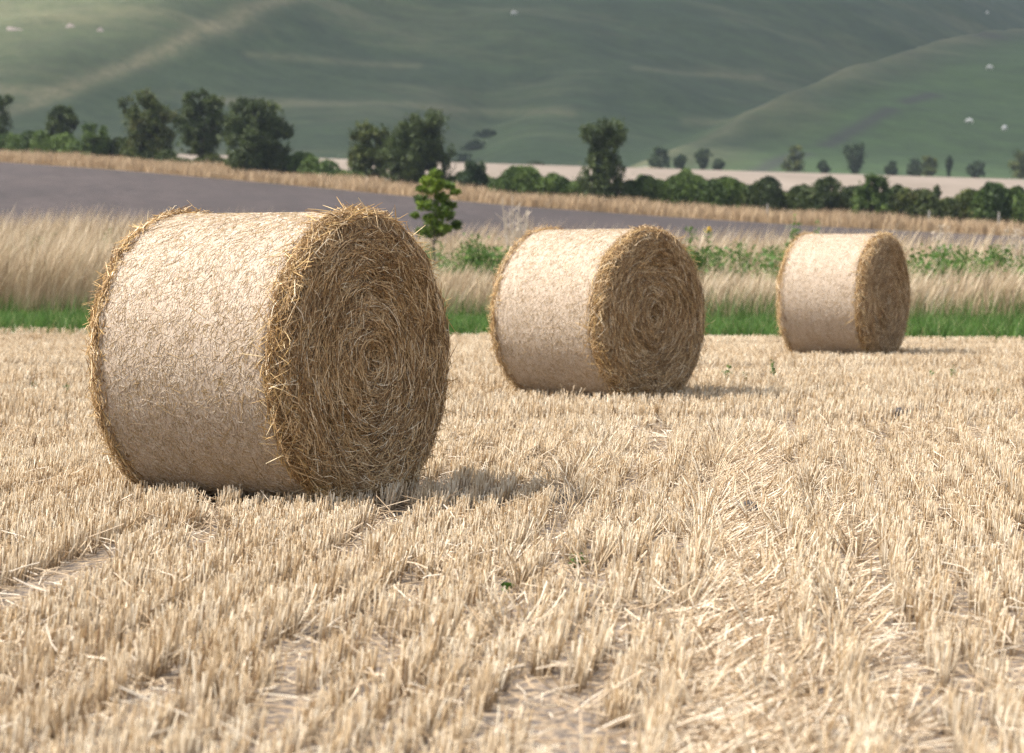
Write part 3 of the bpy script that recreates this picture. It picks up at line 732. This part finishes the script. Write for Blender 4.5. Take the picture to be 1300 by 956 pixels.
def hedge(px0, px1, tops, leaf, label, seed, depth=2.2, dd=0, dens=1.0, lo=0.0):
    """a run of hedge following the bank"""
    r = np.random.default_rng(seed)
    pc = (px0 + px1) / 2; dc = hdist(pc) + dd; xc = at(pc, dc)
    root = empty('hedge', (xc, dc, gz(xc, dc))); tag(root, label, 'hedge', 'runs of hedge beyond the ploughed field')
    P = []; RD = []; stems = []
    step = 5
    for px in np.arange(px0, px1, step):
        d = hdist(px) + dd + r.normal(0, .5); x = at(px, d); g = gz(x, d)
        tp = np.interp((px - px0) / (px1 - px0), np.linspace(0, 1, len(tops)), tops) + r.normal(0, 1.5) + 5 + 26 * (float(fbm(np.array(px / 13.0), np.array(seed * 1.0), 5, 2)) - .5)
        h = ztop(tp, d) - g
        w = r.uniform(.8, 1.25)
        m_ = int(330 * dens * max(h, .8))
        zz = r.random(m_) ** .8 * h
        env = np.sqrt(np.clip(1 - (zz / h) ** 4, .02, 1))
        a = r.uniform(0, 2 * math.pi, m_); q = np.sqrt(r.random(m_))
        p = np.stack([x + q * np.cos(a) * w * env, d + q * np.sin(a) * depth * .6 * env, g + lo + zz], -1)
        P.append(p); RD.append(np.clip(r.normal(.5, .25) + r.normal(0, .2, m_), 0, 1))
        stems.append(limb([(x, d, g - .1), (x + r.normal(0, .2), d, g + h * .4), (x + r.normal(0, .4), d, g + h * .85)], .05, .015, 4))
    P = np.concatenate(P); RD = np.concatenate(RD)
    base = np.array([xc, dc, gz(xc, dc)])
    V, Q, A = leaves(P - base, r.uniform(.09, .17, len(P)), RD, r); obj('foliage', raw_mesh('foliage', V, Q, A), M[leaf], root)
    V, Q, A = join(stems); obj('stems', raw_mesh('stems', V - base, Q, A), M['bark'], root)['kind'] = 'stuff'
hedge(-60, 108, [172, 172, 170, 173, 170, 172], 'leaf_green', 'low mixed green hedge at the far left under the round tree', 41, dd=-2)
hedge(138, 228, [172, 176, 184, 188, 190], 'leaf_dark', 'short dark piece of hedge between the green bush and yellowing tree', 42)
hedge(222, 300, [196, 192, 196, 194], 'leaf_olive', 'thin scrubby hedge under the tree with bare stems', 43, dens=.5)
hedge(352, 448, [190, 196, 200, 205, 207, 208, 212], 'leaf_green', 'hedge running between the broad dark tree and the domed tree', 44, dd=-2)
hedge(560, 640, [214, 220, 216, 224], 'leaf_dark', 'dark stretch of hedge behind the small bush right of the sapling', 45)
hedge(632, 742, [220, 218, 214, 219, 222, 221, 224, 226], 'leaf_green', 'even green hedge between the small bush and ivy-covered tree', 46, dd=-3)
hedge(795, 945, [228, 222, 226, 222, 218, 224, 228, 228, 236], 'leaf_green', 'long green hedge right of the ivy-covered tree', 47, dd=-3)
hedge(940, 1028, [236, 232, 226, 232, 238, 228, 232], 'leaf_dark', 'dark lumpy hedge just left of the rounded dark bush', 48, dd=-3)
hedge(1072, 1135, [236, 242, 246, 244], 'leaf_dark', 'piece of hedge joining the dark and the bright green bush', 49)
hedge(1128, 1250, [240, 240, 236, 244, 242, 238, 244], 'leaf_olive', 'olive hedge right of the bright green bush', 50, dd=-3)
hedge(1245, 1370, [238, 232, 240, 244, 242, 246, 244], 'leaf_green', 'green hedge running out at the right edge of the picture', 51, dd=-4)

G2 = 'bushes at the foot of the hills'
far = [(678, 206, 22, 'leaf_blue', 'tiny dark dome-shaped bush at the hill foot left of ivy-covered tree', 455),
       (836, 186, 28, 'leaf_blue', 'blurred round bush at the hill foot right of ivy-covered tree', 452),
       (862, 197, 18, 'leaf_blue', 'very small bush in a pair below the pale crest', 452),
       (891, 188, 22, 'leaf_far', 'green bush below where the pale crest starts', 450),
       (912, 202, 14, 'leaf_blue', 'lowest speck of scrub right of the green bush', 450),
       (1007, 185, 30, 'leaf_olive', 'olive-brown square bush left of the dark round tree on the field edge', 450),
       (1045, 204, 16, 'leaf_blue', 'low scrub between the olive bush and the dark round tree', 450),
       (1085, 180, 34, 'leaf_blue', 'dark round tree alone at the far edge of the pale field', 450),
       (1131, 204, 20, 'leaf_blue', 'low dark scrub right of the dark round tree', 450),
       (1160, 201, 20, 'leaf_far', 'low blurred bush left of the yellow-green one at hill foot', 450),
       (1178, 197, 22, 'leaf_olive', 'yellow-green bush at the hill foot near the right', 448),
       (1203, 197, 9, 'leaf_blue', 'slim dark bush at the hill foot near the right', 450),
       (1237, 204, 24, 'leaf_blue', 'flat dark bush on the far field edge near the right', 447),
       (1294, 189, 28, 'leaf_olive', 'olive tree at the far field edge touching the right border', 446)]
for i, (px, top, w, lf, lab, d) in enumerate(far):
    tree('far_bush', px, d, top, w, lf, lab, 'bush', G2, crown_lo=.04, nlobe=10, nleaf=1500, seed=60 + i, lsize=.26, shape=['round', 'skirt', 'round', 'top'][i % 4], trunk_r=.12)
# scrub in the gully of the hill
for i, (px, top, w, d, lab) in enumerate([(618, 148, 36, 585, 'dark scrub at the top of the gully in the middle of the hill'),
                                          (602, 168, 38, 560, 'dark scrub halfway down the gully on the hill'),
                                          (590, 182, 40, 530, 'dark scrub at the foot of the gully on the hill')]):
    x = at(px, d); H = 1.7 + i * .3
    py = HZ - (gz(x, d) + H - HC) * F / d
    tree('gully_scrub', px, d, py, w, 'leaf_far', lab, 'bush', 'scrub in the gully', crown_lo=.02, nlobe=12, nleaf=1500, shape='skirt', seed=90 + i, lsize=.22, trunk_r=.1)

# sapling just beyond the green strip
def sapling():
    r = np.random.default_rng(3); d = 47.5; x = at(552, d); g = gz(x, d)
    root = empty('sapling', (x, d, g)); tag(root, 'young bright green sapling behind the top right of the nearest bale', 'sapling')
    k = F / d
    Z = lambda py: ztop(py, d) - g
    stem = [(0, 0, -.1), (.03, 0, .7), (-.02, .02, 1.4), (.02, 0, 2.1), (.0, 0, Z(216))]
    parts = [limb(stem, .024, .006, 6)]
    cl = [(-2, 222, 8), (-10, 232, 9), (8, 232, 10), (20, 238, 7), (-4, 244, 11), (-20, 252, 7), (12, 250, 10), (22, 262, 8), (-12, 262, 10), (4, 266, 10), (-24, 270, 5), (16, 276, 9), (26, 284, 6), (-8, 280, 8), (6, 290, 7), (-2, 214, 3), (0, 286, 10), (12, 292, 8), (-12, 292, 8), (2, 300, 9), (-16, 243, 6), (26, 246, 5)]
    P = []; RD = []
    for cx, cy, cr in cl:
        c = np.array([cx / k + r.normal(0, .03), r.normal(0, .12), Z(cy) + r.normal(0, .03)]); z0 = max(c[2] - .22, .3)
        parts.append(limb([(0, 0, z0), (c[0] * .5, c[1] * .5, z0 + .10), c], .009, .003, 4))
        n = int(22 * cr); v = nrm(r.normal(size=(n, 3))); rr = (cr / k) * r.random(n) ** .5
        P.append(c + v * rr[:, None] * np.array([1.3, 1.3, .85]) * r.uniform(.75, 1.3)); RD.append(np.clip(r.normal(.5, .2) + r.normal(0, .25, n), 0, 1))
    V, Q, A = join(parts); obj('trunk', raw_mesh('trunk', V, Q, A), M['bark'], root)
    P = np.concatenate(P); V, Q, A = leaves(P, r.uniform(.025, .052, len(P)), np.concatenate(RD), r, up=-.4, aspect=.5)
    obj('crown', raw_mesh('crown', V, Q, A), M['sapling_leaf'], root)
sapling()

def dead_plant(name, px, d, top, wpx, nst, label, seed, mat='dead', heads=False, r0=.006, group=None):
    r = np.random.default_rng(seed); x = at(px, d); g = gz(x, d); H = ztop(top, d) - g; W = wpx * d / F
    root = empty(name, (x, d, g)); tag(root, label, 'dead plant', group)
    parts = []; tips = []
    for i in range(nst):
        f = (i + .5) / nst * 2 - 1; e = f * W / 2 + r.normal(0, .02); hh = H * r.uniform(.82, 1.0); yy = r.normal(0, .12)
        pts = [(f * .06, 0, -.03), (f * .09, yy * .2, hh * .4), (f * .12 + e * .35, yy * .6, hh * .7), (e, yy, hh)]
        parts.append(limb(pts, r0, r0 * .35, 4)); tips.append((e, yy, hh))
        for q in range(5):
            b0 = np.array(pts[2]) * (1 - q * .2) + np.array(pts[3]) * q * .2
            t = b0 + np.array([r.normal(0, .09), r.normal(0, .06), r.uniform(.06, .20)]); t[2] = min(t[2], H)
            parts.append(limb([b0, (b0 + t) / 2 + r.normal(0, .008, 3), t], r0 * .4, r0 * .2, 3)); tips.append(t)
    V, Q, A = join(parts); obj('stems', raw_mesh('stems', V, Q, A), M[mat], root)
    if heads:
        P = np.array(tips); P = np.repeat(P, 14, 0) + r.normal(0, .025, (len(P) * 14, 3))
        V, Q, A = leaves(P, r.uniform(.008, .018, len(P)), r.random(len(P)), r); obj('seed_heads', raw_mesh('seed_heads', V, Q, A), M['dead'], root)['kind'] = 'stuff'
dead_plant('dead_shrub', 655, 47, 246, 36, 9, 'pale fan of dead branching stems just left of the middle bale', 5, r0=.024)
dead_plant('dead_thistle', 1196, 46, 287, 20, 5, 'grey seeding thistle right of the smallest bale', 6, heads=True, group='dead thistles in the dry grass')
dead_plant('dead_thistle', 1288, 46, 291, 22, 6, 'grey seeding thistle near the right edge of the picture', 7, heads=True, group='dead thistles in the dry grass')

def herb(name, px, d, top, wpx, n, label, seed, ls=(.02, .05), mat='weed_leaf', group=None, flower=None, ns=6, lo=.1, fill=True):
    r = np.random.default_rng(seed); x = at(px, d); g = gz(x, d); H = ztop(top, d) - g; W = wpx * d / F
    if group == G3: n = int(n * 2.4); ns = int(ns * 1.6)
    root = empty(name, (x, d, g)); tag(root, label, 'weed', group)
    parts = []; P = []
    for i in range(ns):
        a = r.uniform(0, 2 * math.pi); q = math.sqrt(r.random()) * W / 2; hh = H * (1 - .35 * (2 * q / W) ** 2) * r.uniform(.8, 1.0) if i else H
        tip = np.array([q * math.cos(a) if i else 0, q * math.sin(a) if i else 0, hh])
        parts.append(limb([(tip[0] * .3, tip[1] * .3, -.01), tip * np.array([.8, .8, .6]), tip], .0045 * max(1, H), .002, 4))
        f = r.uniform(lo, 1, n // ns); P.append(np.stack([tip[0] * (.3 + .7 * f), tip[1] * (.3 + .7 * f), hh * f], -1) + r.normal(0, 1, (n // ns, 3)) * np.array([1, 1, .5]) * W * .11)
    P = np.concatenate(P); P = P[P[:, 2] > .01]
    V, Q, A = join(parts); obj('stems', raw_mesh('stems', V, Q, A), M['weed_leaf'], root)
    V, Q, A = leaves(P, r.uniform(*ls, len(P)), r.random(len(P)) * .85, r); obj('leaves', raw_mesh('leaves', V, Q, A), M[mat], root)
    if flower:
        C = np.array([0, -.05, H]); Pf = C + r.normal(0, .03, (40, 3))
        V, Q, A = leaves(Pf, r.uniform(.01, .025, 40), r.random(40), r); obj('flower', raw_mesh('flower', V, Q, A), M['yellow'], root)['kind'] = 'stuff'
G3 = 'leafy weeds in the field margin'
herb('margin_weed', 876, 45.5, 288, 34, 900, 'broad-leaved green weed touching the top right of the middle bale', 1, (.018, .042), group=G3)
herb('margin_weed', 900, 46.5, 291, 26, 600, 'yellow-flowered green weed a little right of the middle bale', 2, (.018, .042), group=G3, flower=True)
herb('margin_weed', 940, 47.5, 306, 60, 900, 'wide patch of green weed halfway between middle and smallest bale', 3, (.018, .042), group=G3, ns=9)
herb('margin_weed', 980, 47.5, 312, 36, 600, 'green weed close to the left side of the smallest bale', 4, (.018, .042), group=G3)
herb('margin_weed', 1010, 49, 278, 34, 600, 'green leafy weed peeping over the left top of the smallest bale', 5, (.018, .042), group=G3)
herb('margin_weed', 1036, 49, 280, 18, 300, 'small green weed peeping over the middle of the smallest bale', 6, (.018, .042), group=G3)
herb('margin_weed', 600, 46.5, 298, 74, 1300, 'dark green weed bush between the nearest and middle bale', 7, (.018, .042), group=G3, ns=10, lo=.4)
herb('margin_weed', 1225, 47, 316, 70, 1100, 'wide green weed patch right of the grey thistle', 8, (.018, .042), group=G3, ns=10, lo=.4)
herb('margin_weed', 1262, 47.5, 312, 50, 900, 'green weed patch near the right edge below the thistle', 9, (.018, .042), group=G3, ns=8, lo=.4)
herb('margin_weed', 1190, 47.5, 306, 24, 300, 'yellow-green weed under the left grey thistle', 10, (.018, .042), group=G3, ns=5)
herb('margin_weed', 140, 49.5, 290, 30, 260, 'green weed in the dry grass close to the nearest bale', 11, (.018, .042), group=G3, ns=6, lo=.5)
herb('margin_weed', 52, 49.5, 300, 80, 420, 'faint green weed patch in dry grass at far left', 12, (.018, .042), group=G3, ns=9, lo=.5)
G4 = 'small weeds in the stubble'
def gd(py): return HC * F / (py - HZ)
for i, (px, pb, pt, w, n, lab) in enumerate([   # foot and tip rows in the picture give the ground distance and height
    (926, 487, 467, 22, 110, 'leafy weed in the stubble right of the middle bale'),
    (945, 486, 474, 14, 50, 'shorter weed beside the leafy one right of the middle bale'),
    (982, 488, 460, 10, 36, 'thin upright weed in the stubble below left of the smallest bale'),
    (1008, 488, 480, 8, 24, 'tiny green weed directly below the smallest bale'),
    (1058, 500, 488, 10, 24, 'faint low weed below the end of the smallest bale'),
    (1182, 492, 472, 9, 36, 'thin weed in the stubble, first right of the smallest bale'),
    (1211, 492, 464, 9, 36, 'tall thin weed in the stubble near the right side'),
    (1256, 490, 480, 8, 24, 'small weed beside the tall thin one near the right side'),
    (1266, 506, 496, 10, 26, 'lowest green weed in the stubble near the right edge'),
    (1289, 492, 478, 8, 24, 'weed in the stubble closest to the right edge'),
    (42, 500, 484, 9, 30, 'thin weed in the stubble at far left, left one of two'),
    (84, 503, 488, 12, 34, 'weed in the stubble just left of the nearest bale'),
    (668, 500, 488, 20, 60, 'green weed tuft at the foot of the middle bale'),
    (730, 722, 706, 24, 60, 'flat grey-green weed in the bare gap in front of the bales'),
    (642, 754, 744, 16, 36, 'small green weed in the gap near the bottom middle'),
]):
    d = gd(pb); herb('stubble_weed', px, d, pt - 2, w, n, lab, 100 + i, (.008, .022), group=G4, ns=4, lo=.25)

# clods
def clod(px, py, s, lab, seed):
    r = np.random.default_rng(seed); d = gd(py); x = at(px, d)
    import bmesh
    bm = bmesh.new(); bmesh.ops.create_icosphere(bm, subdivisions=3, radius=1)
    for v in bm.verts:
        n = Vector((v.co.x, v.co.y, v.co.z)); f = 1 + .55 * (float(fbm(np.array(n.x * 1.7 + seed), np.array(n.y * 1.7 + n.z * 2.1), seed)) - .5)
        v.co = Vector((n.x * s * 1.2, n.y * s, n.z * s)) * f * (1 + .3 * (float(fbm(np.array(n.x * 5 + seed), np.array(n.y * 5 + n.z * 6), seed + 2)) - .5))
    me = bpy.data.meshes.new('soil_clod'); bm.to_mesh(me); bm.free()
    o = obj('soil_clod', me, M['clod']); o.location = (x, d, s * .8); tag(o, lab, 'clod', 'clods of earth lying in the stubble')
clod(1146, 535, .06, 'lone dark clod of earth in the stubble below the smallest bale', 1)
clod(950, 662, .05, 'dark clod at the head of the flattened wheel track', 3)
clod(941, 668, .03, 'smaller clod beside the one at the head of the wheel track', 4)

# posts in the bank
def post(px, top, lab, seed):
    import bmesh
    d = hdist(px) - 9; x = at(px, d); g = gz(x, d); h = ztop(top, d) - g
    bm = bmesh.new(); bmesh.ops.create_cone(bm, cap_ends=True, segments=10, radius1=.06, radius2=.05, depth=h)
    bmesh.ops.bevel(bm, geom=[e for e in bm.edges if abs(e.verts[0].co.z - e.verts[1].co.z) < 1e-4], offset=.01, segments=1, affect='EDGES')
    bmesh.ops.translate(bm, vec=(0, 0, h / 2 - .02), verts=bm.verts)
    me = bpy.data.meshes.new('fence_post'); bm.to_mesh(me); bm.free()
    o = obj('fence_post', me, M['post']); o.location = (x, d, g); o.rotation_euler = (.03 * seed, .04, 0)
    tag(o, lab, 'post', 'weathered posts on the grassy bank')
post(1266, 269, 'pale post in front of the hedge near the right edge', 1)
post(1178, 267, 'pale post in front of the olive hedge', -1)
post(1003, 267, 'thin pale post left of the rounded dark bush', 1)
post(973, 259, 'faint post in front of the dark lumpy hedge', 0)

# sheep on the hills
def hill_hit(px, py):
    u = (px - 650) / F; t = (HZ - py) / F
    ys = np.linspace(466, 1200, 3000); z = height(u * ys, ys); ray = HC + t * ys
    i = np.argmax(z > ray); return u * ys[i], ys[i], z[i]

def sheep_mesh():
    me = bpy.data.meshes.new('sheep')
    v = [(-.42, 0, .58), (-.15, 0, .62), (.18, 0, .62), (.42, 0, .66), (.56, 0, .58), (.70, 0, .40), (.80, 0, .30)]
    e = [(i, i + 1) for i in range(6)]; rad = [.22, .30, .29, .20, .12, .10, .06]
    for sx, a in ((-.40, 0), (.38, 3)):
        for sy in (-.15, .15):
            n = len(v); v += [(sx, sy, .40), (sx + (-.04 if a == 0 else 0), sy, .22), (sx, sy, .02)]; rad += [.09, .04, .035]
            e += [(a, n), (n, n + 1), (n + 1, n + 2)]
    me.from_pydata(v, e, [])
    o = bpy.data.objects.new('sheep', me); COL.objects.link(o); me.materials.append(M['wool'])
    sk = o.modifiers.new('Skin', 'SKIN')
    for i, s in enumerate(me.skin_vertices[0].data if me.skin_vertices else []): s.radius = (rad[i], rad[i])
    return o, rad
def build_sheep():
    import bmesh
    # body grown as one continuous surface from stacked rings, head low as when grazing
    o, rad = sheep_mesh()
    me = o.data
    if not me.skin_vertices:
        bm = bmesh.new(); bm.from_mesh(me); lay = bm.verts.layers.skin.verify()
        for i, vv in enumerate(bm.verts): vv[lay].radius = (rad[i], rad[i]); vv[lay].use_root = (i == 1)
        bm.to_mesh(me); bm.free()
    sb = o.modifiers.new('Smooth', 'SUBSURF'); sb.levels = 1; sb.render_levels = 1
    return o
S0 = build_sheep()
sp = [(652, 21, 'white sheep high on the middle of the hill', .4), (1253, 90, 'white sheep on the upper right spur', .1), (1229, 158, 'small white sheep low on the right spur, left one of two', 2.6), (1273, 167, 'white sheep low on the right spur nearest the field', .9),
      (1250, 20, 'pale sheep far up in the top right corner', 1.2)]
for i, (px, py, lab, rz) in enumerate(sp):
    o = S0 if i == 0 else S0.copy()
    if i: COL.objects.link(o)
    x, y, z = hill_hit(px, py); o.location = (x, y, z - .03); o.rotation_euler = (0, 0, rz); o.scale = (1.35,) * 3
    tag(o, lab, 'sheep', 'sheep grazing on the hills')
def scrape(px, py, w, lab, seed):
    x, y, z = hill_hit(px, py); r = np.random.default_rng(seed); n = 26
    a = np.linspace(0, 2 * math.pi, n, endpoint=False); rr = 1 + .3 * np.sin(a * 3 + seed) + r.normal(0, .08, n)
    rings = []
    for f, hh in ((1.0, .0), (.8, .14), (.45, .22)):
        X = x + np.cos(a) * rr * w / 2 * f; Y = y + np.sin(a) * rr * 1.3 * f; rings.append(np.stack([X, Y, height(X, Y) + hh - .02], -1))
    V = np.concatenate(rings + [np.array([[x, y, height(x, y) + .22]])]); fc = []
    for k in range(2):
        for j in range(n): fc.append((k * n + j, k * n + (j + 1) % n, (k + 1) * n + (j + 1) % n, (k + 1) * n + j))
    me = bpy.data.meshes.new('chalk_scrape')
    me.from_pydata((V - np.array([x, y, z])).tolist(), [], fc + [(2 * n + j, 2 * n + (j + 1) % n, 3 * n) for j in range(n)])
    o = obj('chalk_scrape', me, M['chalk']); o.location = (x, y, z); tag(o, lab, 'chalk scrape', 'pale scrapes on the left hill')
scrape(20, 39, 3.6, 'pinkish pale scrape nearest the top left corner', 1)
scrape(92, 35, 2.0, 'small pale scrape, middle one of three on the left hill', 2)
scrape(130, 40, 1.4, 'smallest pale scrape just left of the pale ridge line', 3)

# ------------------------------------------------------------------ air
HAZE = 0.00011
if HAZE:
    import bmesh
    bm = bmesh.new(); bmesh.ops.create_cube(bm, size=1)
    for v in bm.verts: v.co = Vector((v.co.x * 2260, 520 + v.co.y * 1520, 90 + v.co.z * 186))
    me = bpy.data.meshes.new('haze'); bm.to_mesh(me); bm.free()
    hz = bpy.data.objects.new('haze', me); COL.objects.link(hz); tag(hz, 'thin blue summer haze between the field and the hills', 'haze', kind='stuff')
    m = bpy.data.materials.new('haze'); m.use_nodes = True; nt = m.node_tree; nt.nodes.clear()
    out = nt.nodes.new('ShaderNodeOutputMaterial'); pv = nt.nodes.new('ShaderNodeVolumePrincipled')
    pv.inputs['Color'].default_value = (.74, .85, 1, 1); pv.inputs['Density'].default_value = HAZE; pv.inputs['Anisotropy'].default_value = 0
    nt.links.new(pv.outputs[0], out.inputs['Volume']); me.materials.append(m)

# ------------------------------------------------------------------ light
EL = 55.0      # the sun stands to the left, slightly behind the camera
sd = Vector((math.cos(math.radians(EL)) * -.998, math.cos(math.radians(EL)) * -.06, math.sin(math.radians(EL))))
# clouds out of view, added and shaped to keep the hills in shade
m, nt, b = new_mat('cloud_white'); nt.nodes.clear()
out = nt.nodes.new('ShaderNodeOutputMaterial'); tr = nt.nodes.new('ShaderNodeBsdfTransparent'); tl = nt.nodes.new('ShaderNodeBsdfTranslucent'); df = nt.nodes.new('ShaderNodeBsdfDiffuse')
df.inputs[0].default_value = (.9, .9, .9, 1); tl.inputs[0].default_value = (.9, .9, .9, 1)
a_ = nt.nodes.new('ShaderNodeMixShader'); a_.inputs[0].default_value = .6; nt.links.new(df.outputs[0], a_.inputs[1]); nt.links.new(tl.outputs[0], a_.inputs[2])
c_ = nt.nodes.new('ShaderNodeMixShader'); c_.inputs[0].default_value = .32; nt.links.new(a_.outputs[0], c_.inputs[1]); nt.links.new(tr.outputs[0], c_.inputs[2]); nt.links.new(c_.outputs[0], out.inputs[0])
M['shade_cloud'] = m
def shade_cloud(lab, spots, seed, base=620.0):
    import bmesh
    r = np.random.default_rng(seed)
    pts = []
    for gx_, gy_, rad in spots:                       # ground spots under shade, carried up the sun's ray
        t = (base - gz(gx_, gy_)) / sd.z
        pts.append((gx_ + sd.x * t, gy_ + sd.y * t, rad))
    bm = bmesh.new()
    for cx, cy, rad in pts:
        k = bmesh.ops.create_icosphere(bm, subdivisions=4, radius=1)['verts']
        co_ = np.array([v.co[:] for v in k])
        f = 1 + .5 * (fbm(co_[:, 0] * 2 + cx, co_[:, 1] * 2 + co_[:, 2] * 1.7, seed, 5) - .5)
        for v, c3, ff in zip(k, co_, f):
            z_ = c3[2] * .42 if c3[2] > 0 else c3[2] * .10
            v.co = Vector((cx + c3[0] * rad * ff, cy + c3[1] * rad * ff, base + z_ * rad * ff))
    me = bpy.data.meshes.new('shade_cloud'); bm.to_mesh(me); bm.free()
    o = obj('shade_cloud', me, M['shade_cloud']); o['kind'] = 'structure'
    return o
rr_ = np.random.default_rng(12)
sp_ = []
for yy in np.arange(540, 1300, 62):
    x0_ = ridge_x(yy) + 34 + (yy - 540) * .02
    for xx in np.arange(x0_, 480, 62): sp_.append((xx + rr_.uniform(-10, 10), yy + rr_.uniform(-10, 10), rr_.uniform(44, 58)))
for xx in np.arange(-60, 440, 50): sp_.append((xx, 505 + rr_.uniform(-6, 6), 40))
shade_cloud('', sp_, 3)
shade_cloud('', [(-150, 530, 36), (-112, 512, 32), (-190, 545, 40), (-240, 560, 45), (-80, 505, 28)], 5, 560)
L_ = bpy.data.lights.new('sun', 'SUN'); L_.energy = 3.7; L_.angle = math.radians(4.0); L_.color = (1, .955, .88)
lo = bpy.data.objects.new('sun', L_); COL.objects.link(lo); lo.rotation_euler = sd.to_track_quat('Z', 'Y').to_euler()
w = bpy.data.worlds.new('World'); S.world = w; w.use_nodes = True; nt = w.node_tree
sky = nt.nodes.new('ShaderNodeTexSky'); sky.sky_type = 'NISHITA'; sky.sun_disc = False
sky.sun_elevation = math.radians(EL); sky.sun_rotation = math.atan2(sd.x, sd.y); sky.dust_density = 3.0; sky.air_density = 1.0
bg = nt.nodes['Background']; bg.inputs[1].default_value = .15; hs = nt.nodes.new('ShaderNodeHueSaturation'); hs.inputs['Saturation'].default_value = .45   # a half-clouded sky is whiter than a clear one
nt.links.new(sky.outputs[0], hs.inputs['Color']); nt.links.new(hs.outputs[0], bg.inputs[0])

# ------------------------------------------------------------------ camera
cam = bpy.data.cameras.new('camera'); co = bpy.data.objects.new('camera', cam); COL.objects.link(co); S.camera = co
cam.sensor_fit = 'HORIZONTAL'; cam.sensor_width = 36; cam.lens = F / 1300 * 36
co.location = (0, 0, HC); co.rotation_euler = (math.radians(90) - math.atan((478 - HZ) / F), 0, 0)
cam.clip_start = .1; cam.clip_end = 5000
cam.dof.use_dof = True; cam.dof.focus_distance = 13.4; cam.dof.aperture_fstop = 4.0; cam.dof.aperture_blades = 0

S.render.engine = 'CYCLES'; S.cycles.use_denoising = True
try:
    S.cycles.denoiser = 'OPENIMAGEDENOISE'; S.cycles.denoising_input_passes = 'RGB_ALBEDO_NORMAL'; S.cycles.denoising_prefilter = 'NONE'
except Exception: pass
S.cycles.max_bounces = 6; S.cycles.diffuse_bounces = 3; S.cycles.transmission_bounces = 3; S.cycles.volume_bounces = 0
S.cycles.use_adaptive_sampling = True; S.cycles.adaptive_threshold = .01
S.view_settings.view_transform = 'Standard'; S.view_settings.look = 'None'; S.view_settings.exposure = 1.02; S.view_settings.gamma = 1
